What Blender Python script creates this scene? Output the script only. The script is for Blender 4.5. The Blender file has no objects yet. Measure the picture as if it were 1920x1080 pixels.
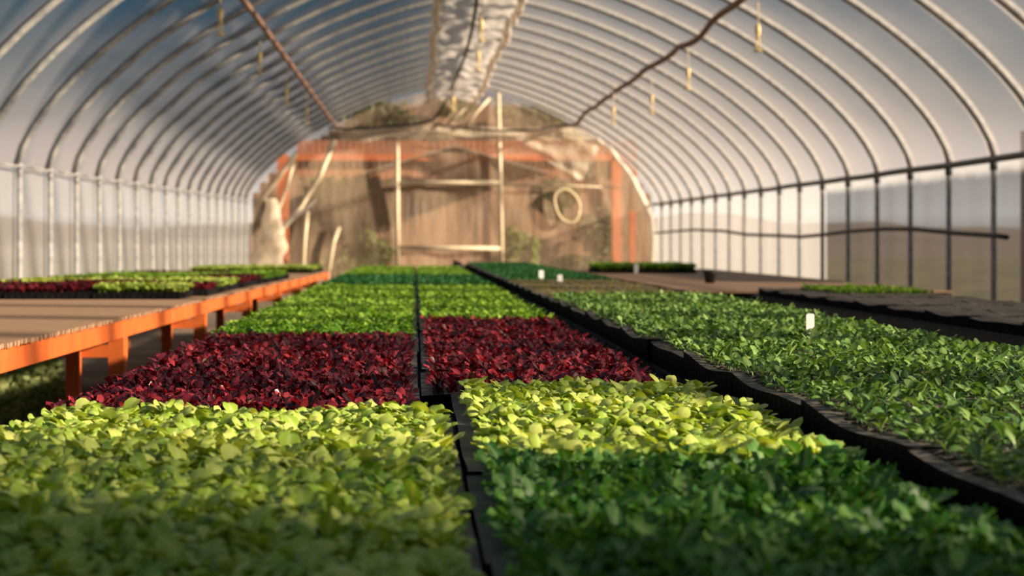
import bpy, math, random
import numpy as np
from mathutils import Vector, noise as mnoise

random.seed(7); RNG = np.random.default_rng(7)
PI = math.pi
SC = bpy.context.scene
COL = SC.collection

# ------------------------------------------------------------------ camera
# world: +Y runs down the tunnel, the camera stands at x=0, y=0; z=0 is the floor near it
CZ = 1.15                 # lens height
F = 1920 * 50 / 36        # focal length in pixels
VX, VY = 778, 455         # where +Y vanishes
cam = bpy.data.cameras.new('camera'); camo = bpy.data.objects.new('camera', cam); COL.objects.link(camo)
camo.location = (0, 0, CZ); camo.rotation_euler = (PI/2, 0, 0)
cam.lens = 50; cam.sensor_width = 36
cam.shift_x = (960-VX)/1920; cam.shift_y = -(540-VY)/1920
cam.clip_start = .05; cam.clip_end = 1500
cam.dof.use_dof = True; cam.dof.focus_distance = 3.1; cam.dof.aperture_fstop = 4.2
SC.camera = camo

def at(px, py, Y):
    """point at depth Y seen at photo pixel (px,py)"""
    return Vector(((px-VX)*Y/F, Y, CZ-(py-VY)*Y/F))

# ------------------------------------------------------------------ view
SC.view_settings.view_transform = 'Standard'; SC.view_settings.look = 'None'
SC.view_settings.gamma = 1; SC.view_settings.use_curve_mapping = False
SC.view_settings.exposure = 0.0
SC.cycles.transparent_max_bounces = 24
SC.cycles.max_bounces = 7; SC.cycles.diffuse_bounces = 3; SC.cycles.glossy_bounces = 2; SC.cycles.transmission_bounces = 4
SC.cycles.use_denoising = True
SC.cycles.sample_clamp_indirect = 6

# ------------------------------------------------------------------ sky
W = bpy.data.worlds.new('sky'); SC.world = W; W.use_nodes = True
nt = W.node_tree; nt.nodes.clear()
def N(nt, t, **k):
    n = nt.nodes.new(t)
    for a, b in k.items(): setattr(n, a, b)
    return n
def ramp(nt, stops, interp='LINEAR'):
    r = N(nt, 'ShaderNodeValToRGB'); e = r.color_ramp.elements; r.color_ramp.interpolation = interp
    while len(e) > 1: e.remove(e[0])
    e[0].position = stops[0][0]; e[0].color = (*stops[0][1], 1)
    for p, c in stops[1:]:
        x = e.new(p); x.color = (*c, 1)
    return r
tc = N(nt, 'ShaderNodeTexCoord'); sp = N(nt, 'ShaderNodeSeparateXYZ'); nt.links.new(tc.outputs['Generated'], sp.inputs[0])
grad = ramp(nt, [(0, (.40, .33, .28)), (.02, (.95, .89, .83)), (.05, (.62, .56, .52)), (.085, (.26, .26, .265)), (.125, (.10, .15, .185)), (.16, (.022, .09, .15)), (.24, (.010, .065, .135)), (.5, (.012, .10, .17)), (1, (.012, .10, .18))])
nt.links.new(sp.outputs['Z'], grad.inputs[0])
mp = N(nt, 'ShaderNodeMapping'); mp.inputs['Scale'].default_value = (1.6, 1.2, 5.0); nt.links.new(tc.outputs['Generated'], mp.inputs[0])
cn = N(nt, 'ShaderNodeTexNoise'); cn.inputs['Scale'].default_value = 2.3; cn.inputs['Detail'].default_value = 5; cn.inputs['Roughness'].default_value = .5
nt.links.new(mp.outputs[0], cn.inputs['Vector'])
cr = ramp(nt, [(.52, (0, 0, 0)), (.70, (1, 1, 1))]); nt.links.new(cn.outputs['Fac'], cr.inputs[0])
mx = N(nt, 'ShaderNodeMix', data_type='RGBA'); mx.inputs['B'].default_value = (.60, .50, .46, 1)
cf = N(nt, 'ShaderNodeMath', operation='MULTIPLY'); cf.inputs[1].default_value = .55
nt.links.new(cr.outputs[0], cf.inputs[0]); nt.links.new(cf.outputs[0], mx.inputs['Factor']); nt.links.new(grad.outputs[0], mx.inputs['A'])
bg = N(nt, 'ShaderNodeBackground'); bg.inputs[1].default_value = 1.0
nt.links.new(mx.outputs['Result'], bg.inputs[0]); wo = N(nt, 'ShaderNodeOutputWorld'); nt.links.new(bg.outputs[0], wo.inputs[0])

# ------------------------------------------------------------------ sun (low, from the right and a little behind)
SUN = Vector((.90, -.33, .30)).normalized()
sl = bpy.data.lights.new('sun', 'SUN'); so = bpy.data.objects.new('sun', sl); COL.objects.link(so)
sl.energy = 13.5; sl.color = (1, .83, .62); sl.angle = math.radians(2.2)
so.rotation_euler = SUN.to_track_quat('Z', 'Y').to_euler(); so.location = (20, -8, 12)

# ------------------------------------------------------------------ materials
def mat(name):
    m = bpy.data.materials.new(name); m.use_nodes = True; m.node_tree.nodes.clear()
    return m, m.node_tree
def out(nt, sh):
    o = N(nt, 'ShaderNodeOutputMaterial'); nt.links.new(sh, o.inputs[0])
def solid(name, c, c2=None, scale=8, rough=.6, stretch=(1, 1, 1), bump=0, metallic=0, lo=.35, hi=.65, spec=.5, detail=4, coord='Object', bscale=None):
    m, nt = mat(name)
    b = N(nt, 'ShaderNodeBsdfPrincipled'); b.inputs['Roughness'].default_value = rough; b.inputs['Metallic'].default_value = metallic
    b.inputs['Specular IOR Level'].default_value = spec
    b.inputs['Base Color'].default_value = (*c, 1)
    if c2 or bump:
        t = N(nt, 'ShaderNodeTexCoord'); mp = N(nt, 'ShaderNodeMapping'); mp.inputs['Scale'].default_value = stretch
        nt.links.new(t.outputs[coord], mp.inputs[0])
        n = N(nt, 'ShaderNodeTexNoise'); n.inputs['Scale'].default_value = scale; n.inputs['Detail'].default_value = detail
        nt.links.new(mp.outputs[0], n.inputs['Vector'])
        if c2:
            r = ramp(nt, [(lo, c), (hi, c2)]); nt.links.new(n.outputs['Fac'], r.inputs[0]); nt.links.new(r.outputs[0], b.inputs['Base Color'])
        if bump:
            n2 = n
            if bscale:
                n2 = N(nt, 'ShaderNodeTexNoise'); n2.inputs['Scale'].default_value = bscale; nt.links.new(mp.outputs[0], n2.inputs['Vector'])
            bp = N(nt, 'ShaderNodeBump'); bp.inputs['Strength'].default_value = bump; bp.inputs['Distance'].default_value = .02
            nt.links.new(n2.outputs['Fac'], bp.inputs['Height']); nt.links.new(bp.outputs[0], b.inputs['Normal'])
    out(nt, b.outputs[0]); return m

def film(name, clear, tint=(.80, .76, .74), tr=.6, scale=1.0, stretch=(1, 1, 1), amp=.3, bump=.4, stripes=False, gloss=.05, graze=.25):
    """polythene: part clear, part milky; 'clear' is the share seen through"""
    m, nt = mat(name); L = nt.links
    g = N(nt, 'ShaderNodeNewGeometry'); mp = N(nt, 'ShaderNodeMapping'); mp.inputs['Scale'].default_value = stretch
    L.new(g.outputs['Position'], mp.inputs[0])
    n = N(nt, 'ShaderNodeTexNoise'); n.inputs['Scale'].default_value = scale; n.inputs['Detail'].default_value = 5; n.inputs['Roughness'].default_value = .6
    L.new(mp.outputs[0], n.inputs['Vector'])
    a = N(nt, 'ShaderNodeMath', operation='MULTIPLY_ADD'); a.inputs[1].default_value = -amp*2; a.inputs[2].default_value = 1-clear+amp
    L.new(n.outputs['Fac'], a.inputs[0]); fac = a.outputs[0]
    lw = N(nt, 'ShaderNodeLayerWeight'); lw.inputs['Blend'].default_value = .5
    p = N(nt, 'ShaderNodeMath', operation='POWER'); p.inputs[1].default_value = 4; L.new(lw.outputs['Facing'], p.inputs[0])
    a2 = N(nt, 'ShaderNodeMath', operation='MULTIPLY_ADD'); a2.inputs[1].default_value = graze; L.new(p.outputs[0], a2.inputs[0]); L.new(fac, a2.inputs[2]); fac = a2.outputs[0]
    if stripes:   # milkier bands where the film lies on the hoops
        s = N(nt, 'ShaderNodeSeparateXYZ'); L.new(g.outputs['Position'], s.inputs[0])
        q = N(nt, 'ShaderNodeMath', operation='MULTIPLY_ADD'); q.inputs[1].default_value = 1/1.2; q.inputs[2].default_value = (-14.28-.10)/1.2+40.5; L.new(s.outputs['Y'], q.inputs[0])
        fr = N(nt, 'ShaderNodeMath', operation='FRACT'); L.new(q.outputs[0], fr.inputs[0])
        sb = N(nt, 'ShaderNodeMath', operation='SUBTRACT'); sb.inputs[1].default_value = .5; L.new(fr.outputs[0], sb.inputs[0])
        ab = N(nt, 'ShaderNodeMath', operation='ABSOLUTE'); L.new(sb.outputs[0], ab.inputs[0])
        mr = N(nt, 'ShaderNodeMapRange'); mr.inputs['From Min'].default_value = .13; mr.inputs['From Max'].default_value = .08; mr.inputs['To Max'].default_value = .52
        L.new(ab.outputs[0], mr.inputs[0])
        ad = N(nt, 'ShaderNodeMath', operation='ADD'); L.new(mr.outputs[0], ad.inputs[0]); L.new(fac, ad.inputs[1]); fac = ad.outputs[0]
    cl = N(nt, 'ShaderNodeClamp'); cl.inputs['Max'].default_value = .97; cl.inputs['Min'].default_value = .05; L.new(fac, cl.inputs[0])
    bp = N(nt, 'ShaderNodeBump'); bp.inputs['Strength'].default_value = bump; bp.inputs['Distance'].default_value = .08; L.new(n.outputs['Fac'], bp.inputs['Height'])
    t = N(nt, 'ShaderNodeBsdfTransparent'); t.inputs[0].default_value = (.97, .96, .95, 1)
    d = N(nt, 'ShaderNodeBsdfDiffuse'); d.inputs[0].default_value = (*tint, 1); L.new(bp.outputs[0], d.inputs['Normal'])
    tl = N(nt, 'ShaderNodeBsdfTranslucent'); tl.inputs[0].default_value = (*tint, 1); L.new(bp.outputs[0], tl.inputs['Normal'])
    m1 = N(nt, 'ShaderNodeMixShader'); m1.inputs[0].default_value = tr; L.new(d.outputs[0], m1.inputs[1]); L.new(tl.outputs[0], m1.inputs[2])
    gl = N(nt, 'ShaderNodeBsdfGlossy'); gl.inputs['Roughness'].default_value = .25; L.new(bp.outputs[0], gl.inputs['Normal'])
    m2 = N(nt, 'ShaderNodeMixShader'); m2.inputs[0].default_value = gloss; L.new(m1.outputs[0], m2.inputs[1]); L.new(gl.outputs[0], m2.inputs[2])
    m3 = N(nt, 'ShaderNodeMixShader'); L.new(cl.outputs[0], m3.inputs[0]); L.new(t.outputs[0], m3.inputs[1]); L.new(m2.outputs[0], m3.inputs[2])
    out(nt, m3.outputs[0]); return m

def leafmat(name, c0, c1, c2, back, rough=.42, trans=.35, spec=.5, rib=(0, 0, 0), ribf=0.0):
    """c0..c2 vary from leaf to leaf; 'rib' tints the midrib"""
    m, nt = mat(name); L = nt.links
    at_ = N(nt, 'ShaderNodeAttribute'); at_.attribute_name = 'lv'
    oi = N(nt, 'ShaderNodeObjectInfo')
    ad = N(nt, 'ShaderNodeMath', operation='MULTIPLY_ADD'); ad.inputs[1].default_value = .25; L.new(oi.outputs['Random'], ad.inputs[0]); L.new(at_.outputs['Fac'], ad.inputs[2])
    sb = N(nt, 'ShaderNodeMath', operation='SUBTRACT'); sb.inputs[1].default_value = .12; L.new(ad.outputs[0], sb.inputs[0])
    r = ramp(nt, [(0, c0), (.5, c1), (1, c2)]); L.new(sb.outputs[0], r.inputs[0]); colr = r.outputs[0]
    if ribf:
        a2 = N(nt, 'ShaderNodeAttribute'); a2.attribute_name = 'rib'
        pw = N(nt, 'ShaderNodeMath', operation='POWER'); pw.inputs[1].default_value = 5; L.new(a2.outputs['Fac'], pw.inputs[0])
        ml = N(nt, 'ShaderNodeMath', operation='MULTIPLY'); ml.inputs[1].default_value = ribf; L.new(pw.outputs[0], ml.inputs[0])
        mm = N(nt, 'ShaderNodeMix', data_type='RGBA'); L.new(ml.outputs[0], mm.inputs['Factor']); L.new(colr, mm.inputs['A']); mm.inputs['B'].default_value = (*rib, 1); colr = mm.outputs['Result']
    b = N(nt, 'ShaderNodeBsdfPrincipled'); b.inputs['Roughness'].default_value = rough; b.inputs['Specular IOR Level'].default_value = spec
    L.new(colr, b.inputs['Base Color'])
    tl = N(nt, 'ShaderNodeBsdfTranslucent')
    mb = N(nt, 'ShaderNodeMix', data_type='RGBA', blend_type='MULTIPLY'); mb.inputs['Factor'].default_value = 1; L.new(colr, mb.inputs['A']); mb.inputs['B'].default_value = (*back, 1)
    L.new(mb.outputs['Result'], tl.inputs[0])
    ms = N(nt, 'ShaderNodeMixShader'); ms.inputs[0].default_value = trans; L.new(b.outputs[0], ms.inputs[1]); L.new(tl.outputs[0], ms.inputs[2])
    out(nt, ms.outputs[0]); return m

M = dict(
    film_roof=film('roof_polythene', .87, tint=(.50, .46, .45), tr=.5, scale=.9, stretch=(1, .5, 1), amp=.12, stripes=True, graze=.72),
    film_wall=film('wall_polythene', .46, tint=(.55, .55, .56), tr=.55, scale=2.2, stretch=(1, 1, .08), amp=.12, bump=.5, graze=.15),
    film_end=film('end_polythene', .66, tint=(.80, .60, .42), tr=.2, scale=2.2, stretch=(1, 1, .22), amp=.22, bump=.8, graze=.1),
    film_ridge=film('ridge_polythene', .18, tint=(.86, .80, .74), tr=.55, scale=1.6, amp=.2, bump=.45, graze=.2),
    film_white=film('white_polythene', .12, tint=(.86, .78, .68), tr=.4, scale=5, amp=.1, bump=1.0, graze=.1),
    film_torn=film('torn_polythene', .42, tint=(.84, .72, .56), tr=.3, scale=4, amp=.1, bump=.8, graze=.1),
    galv=solid('galvanised_steel', (.38, .37, .36), (.24, .24, .25), scale=14, rough=.6, spec=.3),
    rust=solid('rusty_pipe', (.16, .085, .06), (.26, .15, .11), scale=18, rough=.7),
    darkpipe=solid('black_pipe', (.012, .014, .016), (.03, .028, .028), scale=12, rough=.5),
    eave=solid('eave_channel', (.06, .065, .07), (.11, .11, .11), scale=10, rough=.5),
    cream=solid('cream_painted_pipe', (.74, .62, .44), (.60, .49, .34), scale=9, rough=.55),
    orange=solid('orange_paint', (.62, .135, .025), (.50, .10, .02), scale=5, rough=.55, stretch=(1, 2, 1), bump=.15),
    redwood=solid('weathered_red_paint', (.62, .15, .04), (.42, .10, .035), scale=6, rough=.7, stretch=(3, 1, 1)),
    lath=solid('bare_lath', (.40, .25, .15), (.30, .18, .11), scale=30, rough=.8, stretch=(1, 4, 1)),
    deckdark=solid('grey_weathered_deck', (.03, .03, .031), (.065, .06, .058), scale=16, rough=.75, stretch=(1, 6, 1)),
    tray=solid('black_tray_plastic', (.005, .005, .006), (.011, .010, .010), scale=22, rough=.8, spec=.06),
    traydust=solid('dusty_tray_plastic', (.075, .066, .060), (.15, .125, .105), scale=18, rough=.62, spec=.4),
    soil=solid('potting_mix', (.040, .024, .015), (.16, .12, .09), scale=160, rough=.9, bump=.6, lo=.45, hi=.72),
    dirt=solid('dirt_floor', (.11, .075, .05), (.24, .165, .105), scale=1.4, rough=.95, bump=.4, bscale=14),
    fabric=solid('black_ground_cloth', (.018, .018, .018), (.04, .037, .034), scale=5, rough=.85, bump=.3, bscale=30),
    outgrass=solid('dry_grass', (.16, .14, .06), (.30, .22, .12), scale=.5, rough=.95, bump=.4, bscale=6),
    hill=solid('hillside', (.20, .15, .12), (.28, .21, .17), scale=.03, rough=1),
    board=solid('brown_siding', (.15, .085, .05), (.34, .20, .125), scale=3.2, rough=.85, stretch=(6, 1, .3)),
    slatred=solid('red_brown_siding', (.42, .14, .065), (.24, .12, .075), scale=3.0, rough=.8, stretch=(7, 1, .4)),
    tin=solid('weathered_tin', (.30, .22, .16), (.22, .17, .13), scale=4, rough=.6, stretch=(5, 1, 1)),
    label=solid('white_label_plastic', (.88, .87, .85), rough=.4),
    pot=solid('black_pot_plastic', (.015, .016, .018), rough=.4),
    yellow=solid('yellow_plastic', (.72, .56, .28), (.62, .46, .20), scale=30, rough=.5),
    hose=solid('tan_hose', (.62, .50, .32), rough=.6),
    bark=solid('bark', (.10, .07, .05), (.18, .13, .09), scale=9, rough=.9, stretch=(1, 1, .2), bump=.5),
    tree=leafmat('tree_leaves', (.05, .075, .03), (.10, .13, .05), (.20, .19, .08), (1, 1, .6), rough=.6),
    weed=leafmat('weed_leaves', (.16, .22, .06), (.24, .30, .09), (.38, .40, .16), (1, 1, .6), rough=.6),
    pale=leafmat('pale_lettuce_leaf', (.10, .26, .02), (.36, .52, .06), (.64, .70, .18), (1.25, 1.15, .35), rough=.40, trans=.30, rib=(.72, .78, .34), ribf=.5),
    red=leafmat('red_lettuce_leaf', (.010, .002, .004), (.070, .004, .011), (.34, .030, .040), (1.6, .35, .4), rough=.30, trans=.22, spec=.7, rib=(.30, .06, .05), ribf=.4),
    kale=leafmat('kale_leaf', (.030, .13, .020), (.085, .25, .035), (.20, .40, .07), (1.2, 1.3, .5), rough=.5, trans=.28, rib=(.40, .50, .22), ribf=.6),
    mid=leafmat('green_lettuce_leaf', (.06, .17, .012), (.15, .31, .025), (.30, .46, .06), (1.2, 1.2, .4), rough=.42, trans=.35),
    dark=leafmat('shade_toned_leaf', (.010, .055, .015), (.022, .11, .03), (.05, .18, .05), (1.1, 1.2, .5), rough=.5, trans=.25),  # leaf colour darkened to stand for the strip of shade
    brass=leafmat('cabbage_leaf', (.040, .12, .022), (.10, .22, .035), (.21, .34, .08), (1.1, 1.2, .5), rough=.42, trans=.22, rib=(.36, .48, .24), ribf=.6),
    sprout=leafmat('sprout_leaf', (.10, .12, .03), (.20, .17, .06), (.30, .25, .10), (1.1, 1.0, .5), rough=.5, trans=.25),
)

# ------------------------------------------------------------------ helpers
def tag(o, label=None, cat=None, group=None, kind=None):
    if label: o['label'] = label
    if cat: o['category'] = cat
    if group: o['group'] = group
    if kind: o['kind'] = kind
    return o
def link(name, me, parent=None):
    o = bpy.data.objects.new(name, me); COL.objects.link(o)
    if parent: o.parent = parent
    return o
def empty(name, loc=(0, 0, 0)):
    o = bpy.data.objects.new(name, None); o.empty_display_size = .1; COL.objects.link(o); o.location = loc; return o
def copy_tree(o, parent=None):
    c = o.copy(); COL.objects.link(c)
    if parent: c.parent = parent
    for ch in o.children: copy_tree(ch, c)
    return c

class MB:
    """collects shapes for one mesh; origin is subtracted so children sit at their thing's base"""
    def __init__(s, o=(0, 0, 0)): s.v = []; s.f = []; s.o = Vector(o); s.mi = []; s.cur = 0
    def add(s, vs, fs):
        b = len(s.v); s.v += [tuple(Vector(p)-s.o) for p in vs]; s.f += [tuple(b+i for i in f) for f in fs]; s.mi += [s.cur]*len(fs)
    def box(s, x0, x1, y0, y1, z0, z1):
        s.add([(x0, y0, z0), (x1, y0, z0), (x1, y1, z0), (x0, y1, z0), (x0, y0, z1), (x1, y0, z1), (x1, y1, z1), (x0, y1, z1)],
              [(3, 2, 1, 0), (4, 5, 6, 7), (0, 1, 5, 4), (1, 2, 6, 5), (2, 3, 7, 6), (3, 0, 4, 7)])
    def tube(s, pts, r, n=8, cap=True):
        pts = [Vector(p) for p in pts]; vs = []; fs = []; up = None
        for i, p in enumerate(pts):
            d = (pts[min(i+1, len(pts)-1)] - pts[max(i-1, 0)]).normalized()
            if up is None: up = Vector((0, 0, 1)) if abs(d.z) < .9 else Vector((0, 1, 0))
            a = d.cross(up).normalized(); up = a.cross(d).normalized()
            rr = r[i] if isinstance(r, (list, tuple)) else r
            for k in range(n):
                t = 2*PI*k/n; vs.append(p + (a*math.cos(t)+up*math.sin(t))*rr)
        for i in range(len(pts)-1):
            for k in range(n):
                fs.append((i*n+k, i*n+(k+1) % n, (i+1)*n+(k+1) % n, (i+1)*n+k))
        if cap: fs.append(tuple(range(n-1, -1, -1))); b = (len(pts)-1)*n; fs.append(tuple(b+k for k in range(n)))
        s.add(vs, fs)
    def lathe(s, c, prof, n=16):
        vs = []; fs = []
        for r, z in prof:
            for k in range(n): t = 2*PI*k/n; vs.append((c[0]+r*math.cos(t), c[1]+r*math.sin(t), c[2]+z))
        for i in range(len(prof)-1):
            for k in range(n): fs.append((i*n+k, i*n+(k+1) % n, (i+1)*n+(k+1) % n, (i+1)*n+k))
        s.add(vs, fs)
    def grid(s, fn, nu, nv):
        vs = [fn(i/nu, j/nv) for i in range(nu+1) for j in range(nv+1)]
        s.add(vs, [(i*(nv+1)+j, (i+1)*(nv+1)+j, (i+1)*(nv+1)+j+1, i*(nv+1)+j+1) for i in range(nu) for j in range(nv)])
    def build(s, name, m, parent=None, smooth=False):
        me = bpy.data.meshes.new(name); me.from_pydata(s.v, [], s.f)
        for x in (m if isinstance(m, (list, tuple)) else [m]): me.materials.append(x)
        me.polygons.foreach_set('material_index', s.mi)
        if smooth: me.polygons.foreach_set('use_smooth', [True]*len(s.f))
        me.update(); return link(name, me, parent)

def quadmesh(name, V, Q, lv, rib, m):
    me = bpy.data.meshes.new(name); nq = len(Q)
    me.vertices.add(len(V)); me.vertices.foreach_set('co', V.astype(np.float32).ravel())
    me.loops.add(nq*4); me.loops.foreach_set('vertex_index', Q.astype(np.int32).ravel())
    me.polygons.add(nq); me.polygons.foreach_set('loop_start', np.arange(0, nq*4, 4, dtype=np.int32))
    me.polygons.foreach_set('use_smooth', np.ones(nq, bool))
    a = me.attributes.new('lv', 'FLOAT', 'POINT'); a.data.foreach_set('value', lv.astype(np.float32))
    a = me.attributes.new('rib', 'FLOAT', 'POINT'); a.data.foreach_set('value', rib.astype(np.float32))
    me.materials.append(m); me.update(calc_edges=True); return me

def fb(*a): return mnoise.noise(Vector(a))

# ------------------------------------------------------------------ the tunnel
XL, XR, XC, HW = -4.00, 5.84, .92, 4.92
GY = 34.70                                   # the far end wall
Y0 = -6.0                                    # the near end wall, behind the lens
def lerp(a, b, t): return a+(b-a)*t
def eaveL(Y): return CZ+lerp(.76, 1.02, (Y-14.4)/20.3)
def eaveR(Y): return CZ+lerp(.83, .92, (Y-14.4)/20.3)
def apex(Y): return CZ+lerp(3.72, 3.79, (Y-14.4)/20.3)
def floorz(Y): return -.0055*max(Y, -10)
def arch(Y, u):
    """u from -1 (left eave) over the ridge to 1 (right eave)"""
    a = u*PI/2; sx = math.copysign(abs(math.sin(a))**(2/1.5), a); cz = abs(math.cos(a))**(2/1.5)
    e = eaveL(Y) if u < 0 else eaveR(Y)
    return Vector((XC+HW*sx, Y, e+(apex(Y)-e)*cz))
def inset(p, d):
    """move a roof point inward by d towards the tunnel axis"""
    c = Vector((XC, p.y, CZ+.6)); v = (c-p); return p+v.normalized()*d
def uarr(n): # even spacing along the arch
    us = [-1+2*i/400 for i in range(401)]; P = [arch(20, u) for u in us]; s = [0]
    for i in range(400): s.append(s[-1]+(P[i+1]-P[i]).length)
    return [float(np.interp(s[-1]*k/n, s, us)) for k in range(n+1)]
UA = uarr(56)
HOOPS = [14.28+1.2*k for k in range(-16, 18)]
HOOPS = [y for y in HOOPS if y < GY-.2] 

mb = MB()
ny = 34*8
def rooff(i, j):
    Y = Y0+(GY-Y0)*i; u = UA[min(56, int(round(j*56)))]
    p = arch(Y, u); ph = abs(math.sin(PI*(Y-14.28)/1.2))
    return inset(p, -.05+.035*ph + .012*fb(Y*1.3, u*6, 2))
mb.grid(rooff, ny, 56); o = mb.build('ceiling', M['film_roof'], smooth=True); tag(o, kind='structure')
for side, X, e in (('left', XL, eaveL), ('right', XR, eaveR)):
    mb = MB(); s = -1 if side == 'left' else 1
    def wf(i, j):
        Y = Y0+(GY-Y0)*i; z0 = floorz(Y)-.05; z1 = e(Y)
        return (X+s*(.05-.03*abs(math.sin(PI*(Y-14.28)/1.2)))+.02*fb(Y*2.2, j*.8, 5+s)*(.3+j), Y, lerp(z0, z1, j))
    mb.grid(wf, 34*8, 10); o = mb.build('wall_'+side, M['film_wall'], smooth=True); tag(o, kind='structure')
# end walls
def endwall(name, Y, m, amp):
    mb = MB()
    def gf(i, j):
        u = UA[int(round(i*56))]; p = arch(Y, u)
        x = p.x; zt = p.z; z0 = floorz(Y)-.05
        return (x, Y+amp*fb(x*1.3, j*2.2, 1.5)+amp*.5*fb(x*5, j*2, 7.), lerp(z0, zt, j))
    mb.grid(gf, 56, 24); o = mb.build(name, m, smooth=True); tag(o, kind='structure')
endwall('wall_back', GY+.05, M['film_end'], .10)
endwall('wall_front', Y0, M['film_wall'], .03)

# floor and the ground outside
mb = MB(); mb.grid(lambda i, j: (lerp(XL-.05, XR+.05, i), lerp(Y0, GY+.1, j), floorz(lerp(Y0, GY, j))+.012*fb(i*20, j*60, 0)), 30, 90)
tag(mb.build('floor', M['dirt'], smooth=True), kind='structure')
mb = MB()
def gout(i, j):
    x = lerp(-140, 140, i); y = lerp(-60, 220, j); 
    return (x, y, -.0055*max(min(y, 60), -10)-.03-.05*abs(fb(x*.2, y*.2, 3)))
mb.grid(gout, 60, 60); tag(mb.build('ground', M['outgrass'], smooth=True), kind='structure')
mb = MB()
def hillf(i, j):
    a = lerp(0, 2*PI, i); R = lerp(120, 190, j); h = (3.6+2.4*fb(math.cos(a)*3, math.sin(a)*3, 1)+1.5*fb(math.cos(a)*14, math.sin(a)*14, 4))*math.sin(PI*min(1, j*1.0)*.5)
    return (R*math.cos(a), R*math.sin(a)+20, -1+h*1.3*R/120*.75)
mb.grid(hillf, 180, 6); tag(mb.build('distant_hills', M['hill'], smooth=True), kind='structure')
for nm, xa, xb in (('aisle_left', -1.25, -.80), ('aisle_right', 1.55, 2.45)):
    mb = MB(); mb.grid(lambda i, j: (lerp(xa, xb, i)+.02*fb(j*30, i, 0), lerp(-2, 24, j), floorz(lerp(-2, 24, j))+.03+.01*fb(i*3, j*60, 2)), 4, 60)
    tag(mb.build('ground_cloth', M['fabric'], smooth=True), 'black woven ground cloth down the aisle '+('beside the orange bench' if xa < 0 else 'right of the cabbage bed'), 'ground cloth')

# hoops: arch pipe with two legs
proto = None
for k, Y in enumerate(HOOPS):
    r = empty('greenhouse_hoop', (XC, Y, floorz(Y)))
    mb = MB((XC, Y, floorz(Y))); mb.tube([inset(arch(Y, u), .01) for u in UA], .036, 8); mb.build('arch_pipe', M['galv'], r, True)
    for X, e in ((XL+.03, eaveL), (XR-.03, eaveR)):
        mb = MB((XC, Y, floorz(Y))); mb.tube([(X, Y, floorz(Y)-.02), (X, Y, floorz(Y)+.8), (X, Y, e(Y)+.02)], .028, 8); mb.build('leg', M['galv'], r, True)
        mb = MB((XC, Y, floorz(Y))); mb.tube([(X, Y, e(Y)-.10), (X, Y, e(Y)+.05)], .040 if X > 0 else .032, 8); mb.build('collar', M['eave'] if X > 0 else M['galv'], r, True)
    tag(r, 'galvanised steel hoop of the greenhouse, arching from wall to wall under the polythene', 'hoop', 'steel hoops of the greenhouse')
# eave rails
for nm, X, e, mm, r_, lab in (('eave_rail', XL+.07, eaveL, 'galv', .013, 'thin pale rail along the top of the left polythene wall'), ('eave_rail', XR-.08, eaveR, 'eave', .035, 'dark rail along the top of the right polythene wall')):
    mb = MB(); mb.tube([(X+.008*fb(Y*.9, 0, X), Y, e(Y)+.015*fb(Y*.8, 3, X)) for Y in np.arange(Y0, GY, .4)], r_, 8)
    tag(mb.build(nm, M[mm], None, True), lab, 'rail')
# wavy pipe along the right wall
pp = [(1228, 437), (1262, 434), (1300, 431), (1355, 433), (1400, 440), (1460, 442), (1502, 444), (1545, 440), (1591, 434), (1658, 429), (1718, 430), (1790, 437), (1868, 442), (1888, 445)]
X = XR-.13; mb = MB(); mb.tube([(X, F*X/(a-VX), CZ-(b-VY)*X/(a-VX)) for a, b in pp], .026, 8)
tag(mb.build('wall_pipe', M['darkpipe'], None, True), 'black pipe sagging along the right polythene wall at mid height', 'pipe')
# purlins
def purlin(off, r_, m, lab, wob, n=90):
    mb = MB(); pts = []
    for Y in np.linspace(6, GY, n):
        u = math.copysign((math.asin(min(1, (abs(off)/HW)**(.75))))/(PI/2), off); p = inset(arch(Y, u), .09)
        p.x += wob*fb(Y*.55, 1, off); p.z += wob*.8*fb(Y*.5, 5, off); pts.append(p)
    mb.tube(pts, [r_*(1+.35*abs(fb(Y*1.7, 9, off))) for Y in np.linspace(6, GY, n)], 8)
    tag(mb.build('purlin', m, None, True), lab, 'purlin')
purlin(-2.90, .036, M['rust'], 'straight rusty brown pipe running under the left side of the roof', .01)
purlin(2.86, .040, M['rust'], 'crooked dark pipe running under the right side of the roof', .13)

# bunched film along the ridge and the dark rope in it
mb = MB()
def rf(i, j):
    Y = lerp(12, GY-.1, i); w = .58+.09*fb(Y*.7, 0, 0)+.05*fb(Y*2.3, 2, 0); x = XC-.02+lerp(-w, w, j)
    t = abs(j-.5)*2
    z = apex(Y)-.16-.10*math.sin(PI*j*1.0)*(1+.8*fb(Y*1.1, j*3, 4))+.08*fb(Y*2.5, j*6, 1)-.05*(t**8)
    return (x, Y, z-.16*t)
mb.grid(rf, 160, 14); tag(mb.build('ridge_film', M['film_ridge'], None, True), 'bunched strip of milky polythene hanging along the ridge of the roof', 'polythene strip')
for j, lab in ((0, 'left'), (1, 'right')):
    mb = MB()
    def ef(i, k, j=j):
        p = Vector(rf(i, j)); a = 2*PI*k; r_ = .06+.035*fb(p.y*2.7, j, 3)
        return (p.x+r_*math.cos(a), p.y, p.z-.02+r_*math.sin(a)*.8)
    mb.grid(ef, 160, 10); tag(mb.build('rolled_film', M['film_white'], None, True), 'lumpy white rolled edge along the %s of the ridge polythene' % lab, 'polythene roll')
mb = MB(); pts = []
for a, b in ((897, -40), (893, 10), (884, 60), (872, 105), (858, 140), (846, 164)):
    Z = 3.42; Y = F*Z/(VY-b); pts.append(at(a, b, Y))
mb.tube(pts, .03, 8); tag(mb.build('ridge_rope', M['darkpipe'], None, True), 'dark rope hanging under the bunched polythene at the ridge', 'rope')

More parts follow.
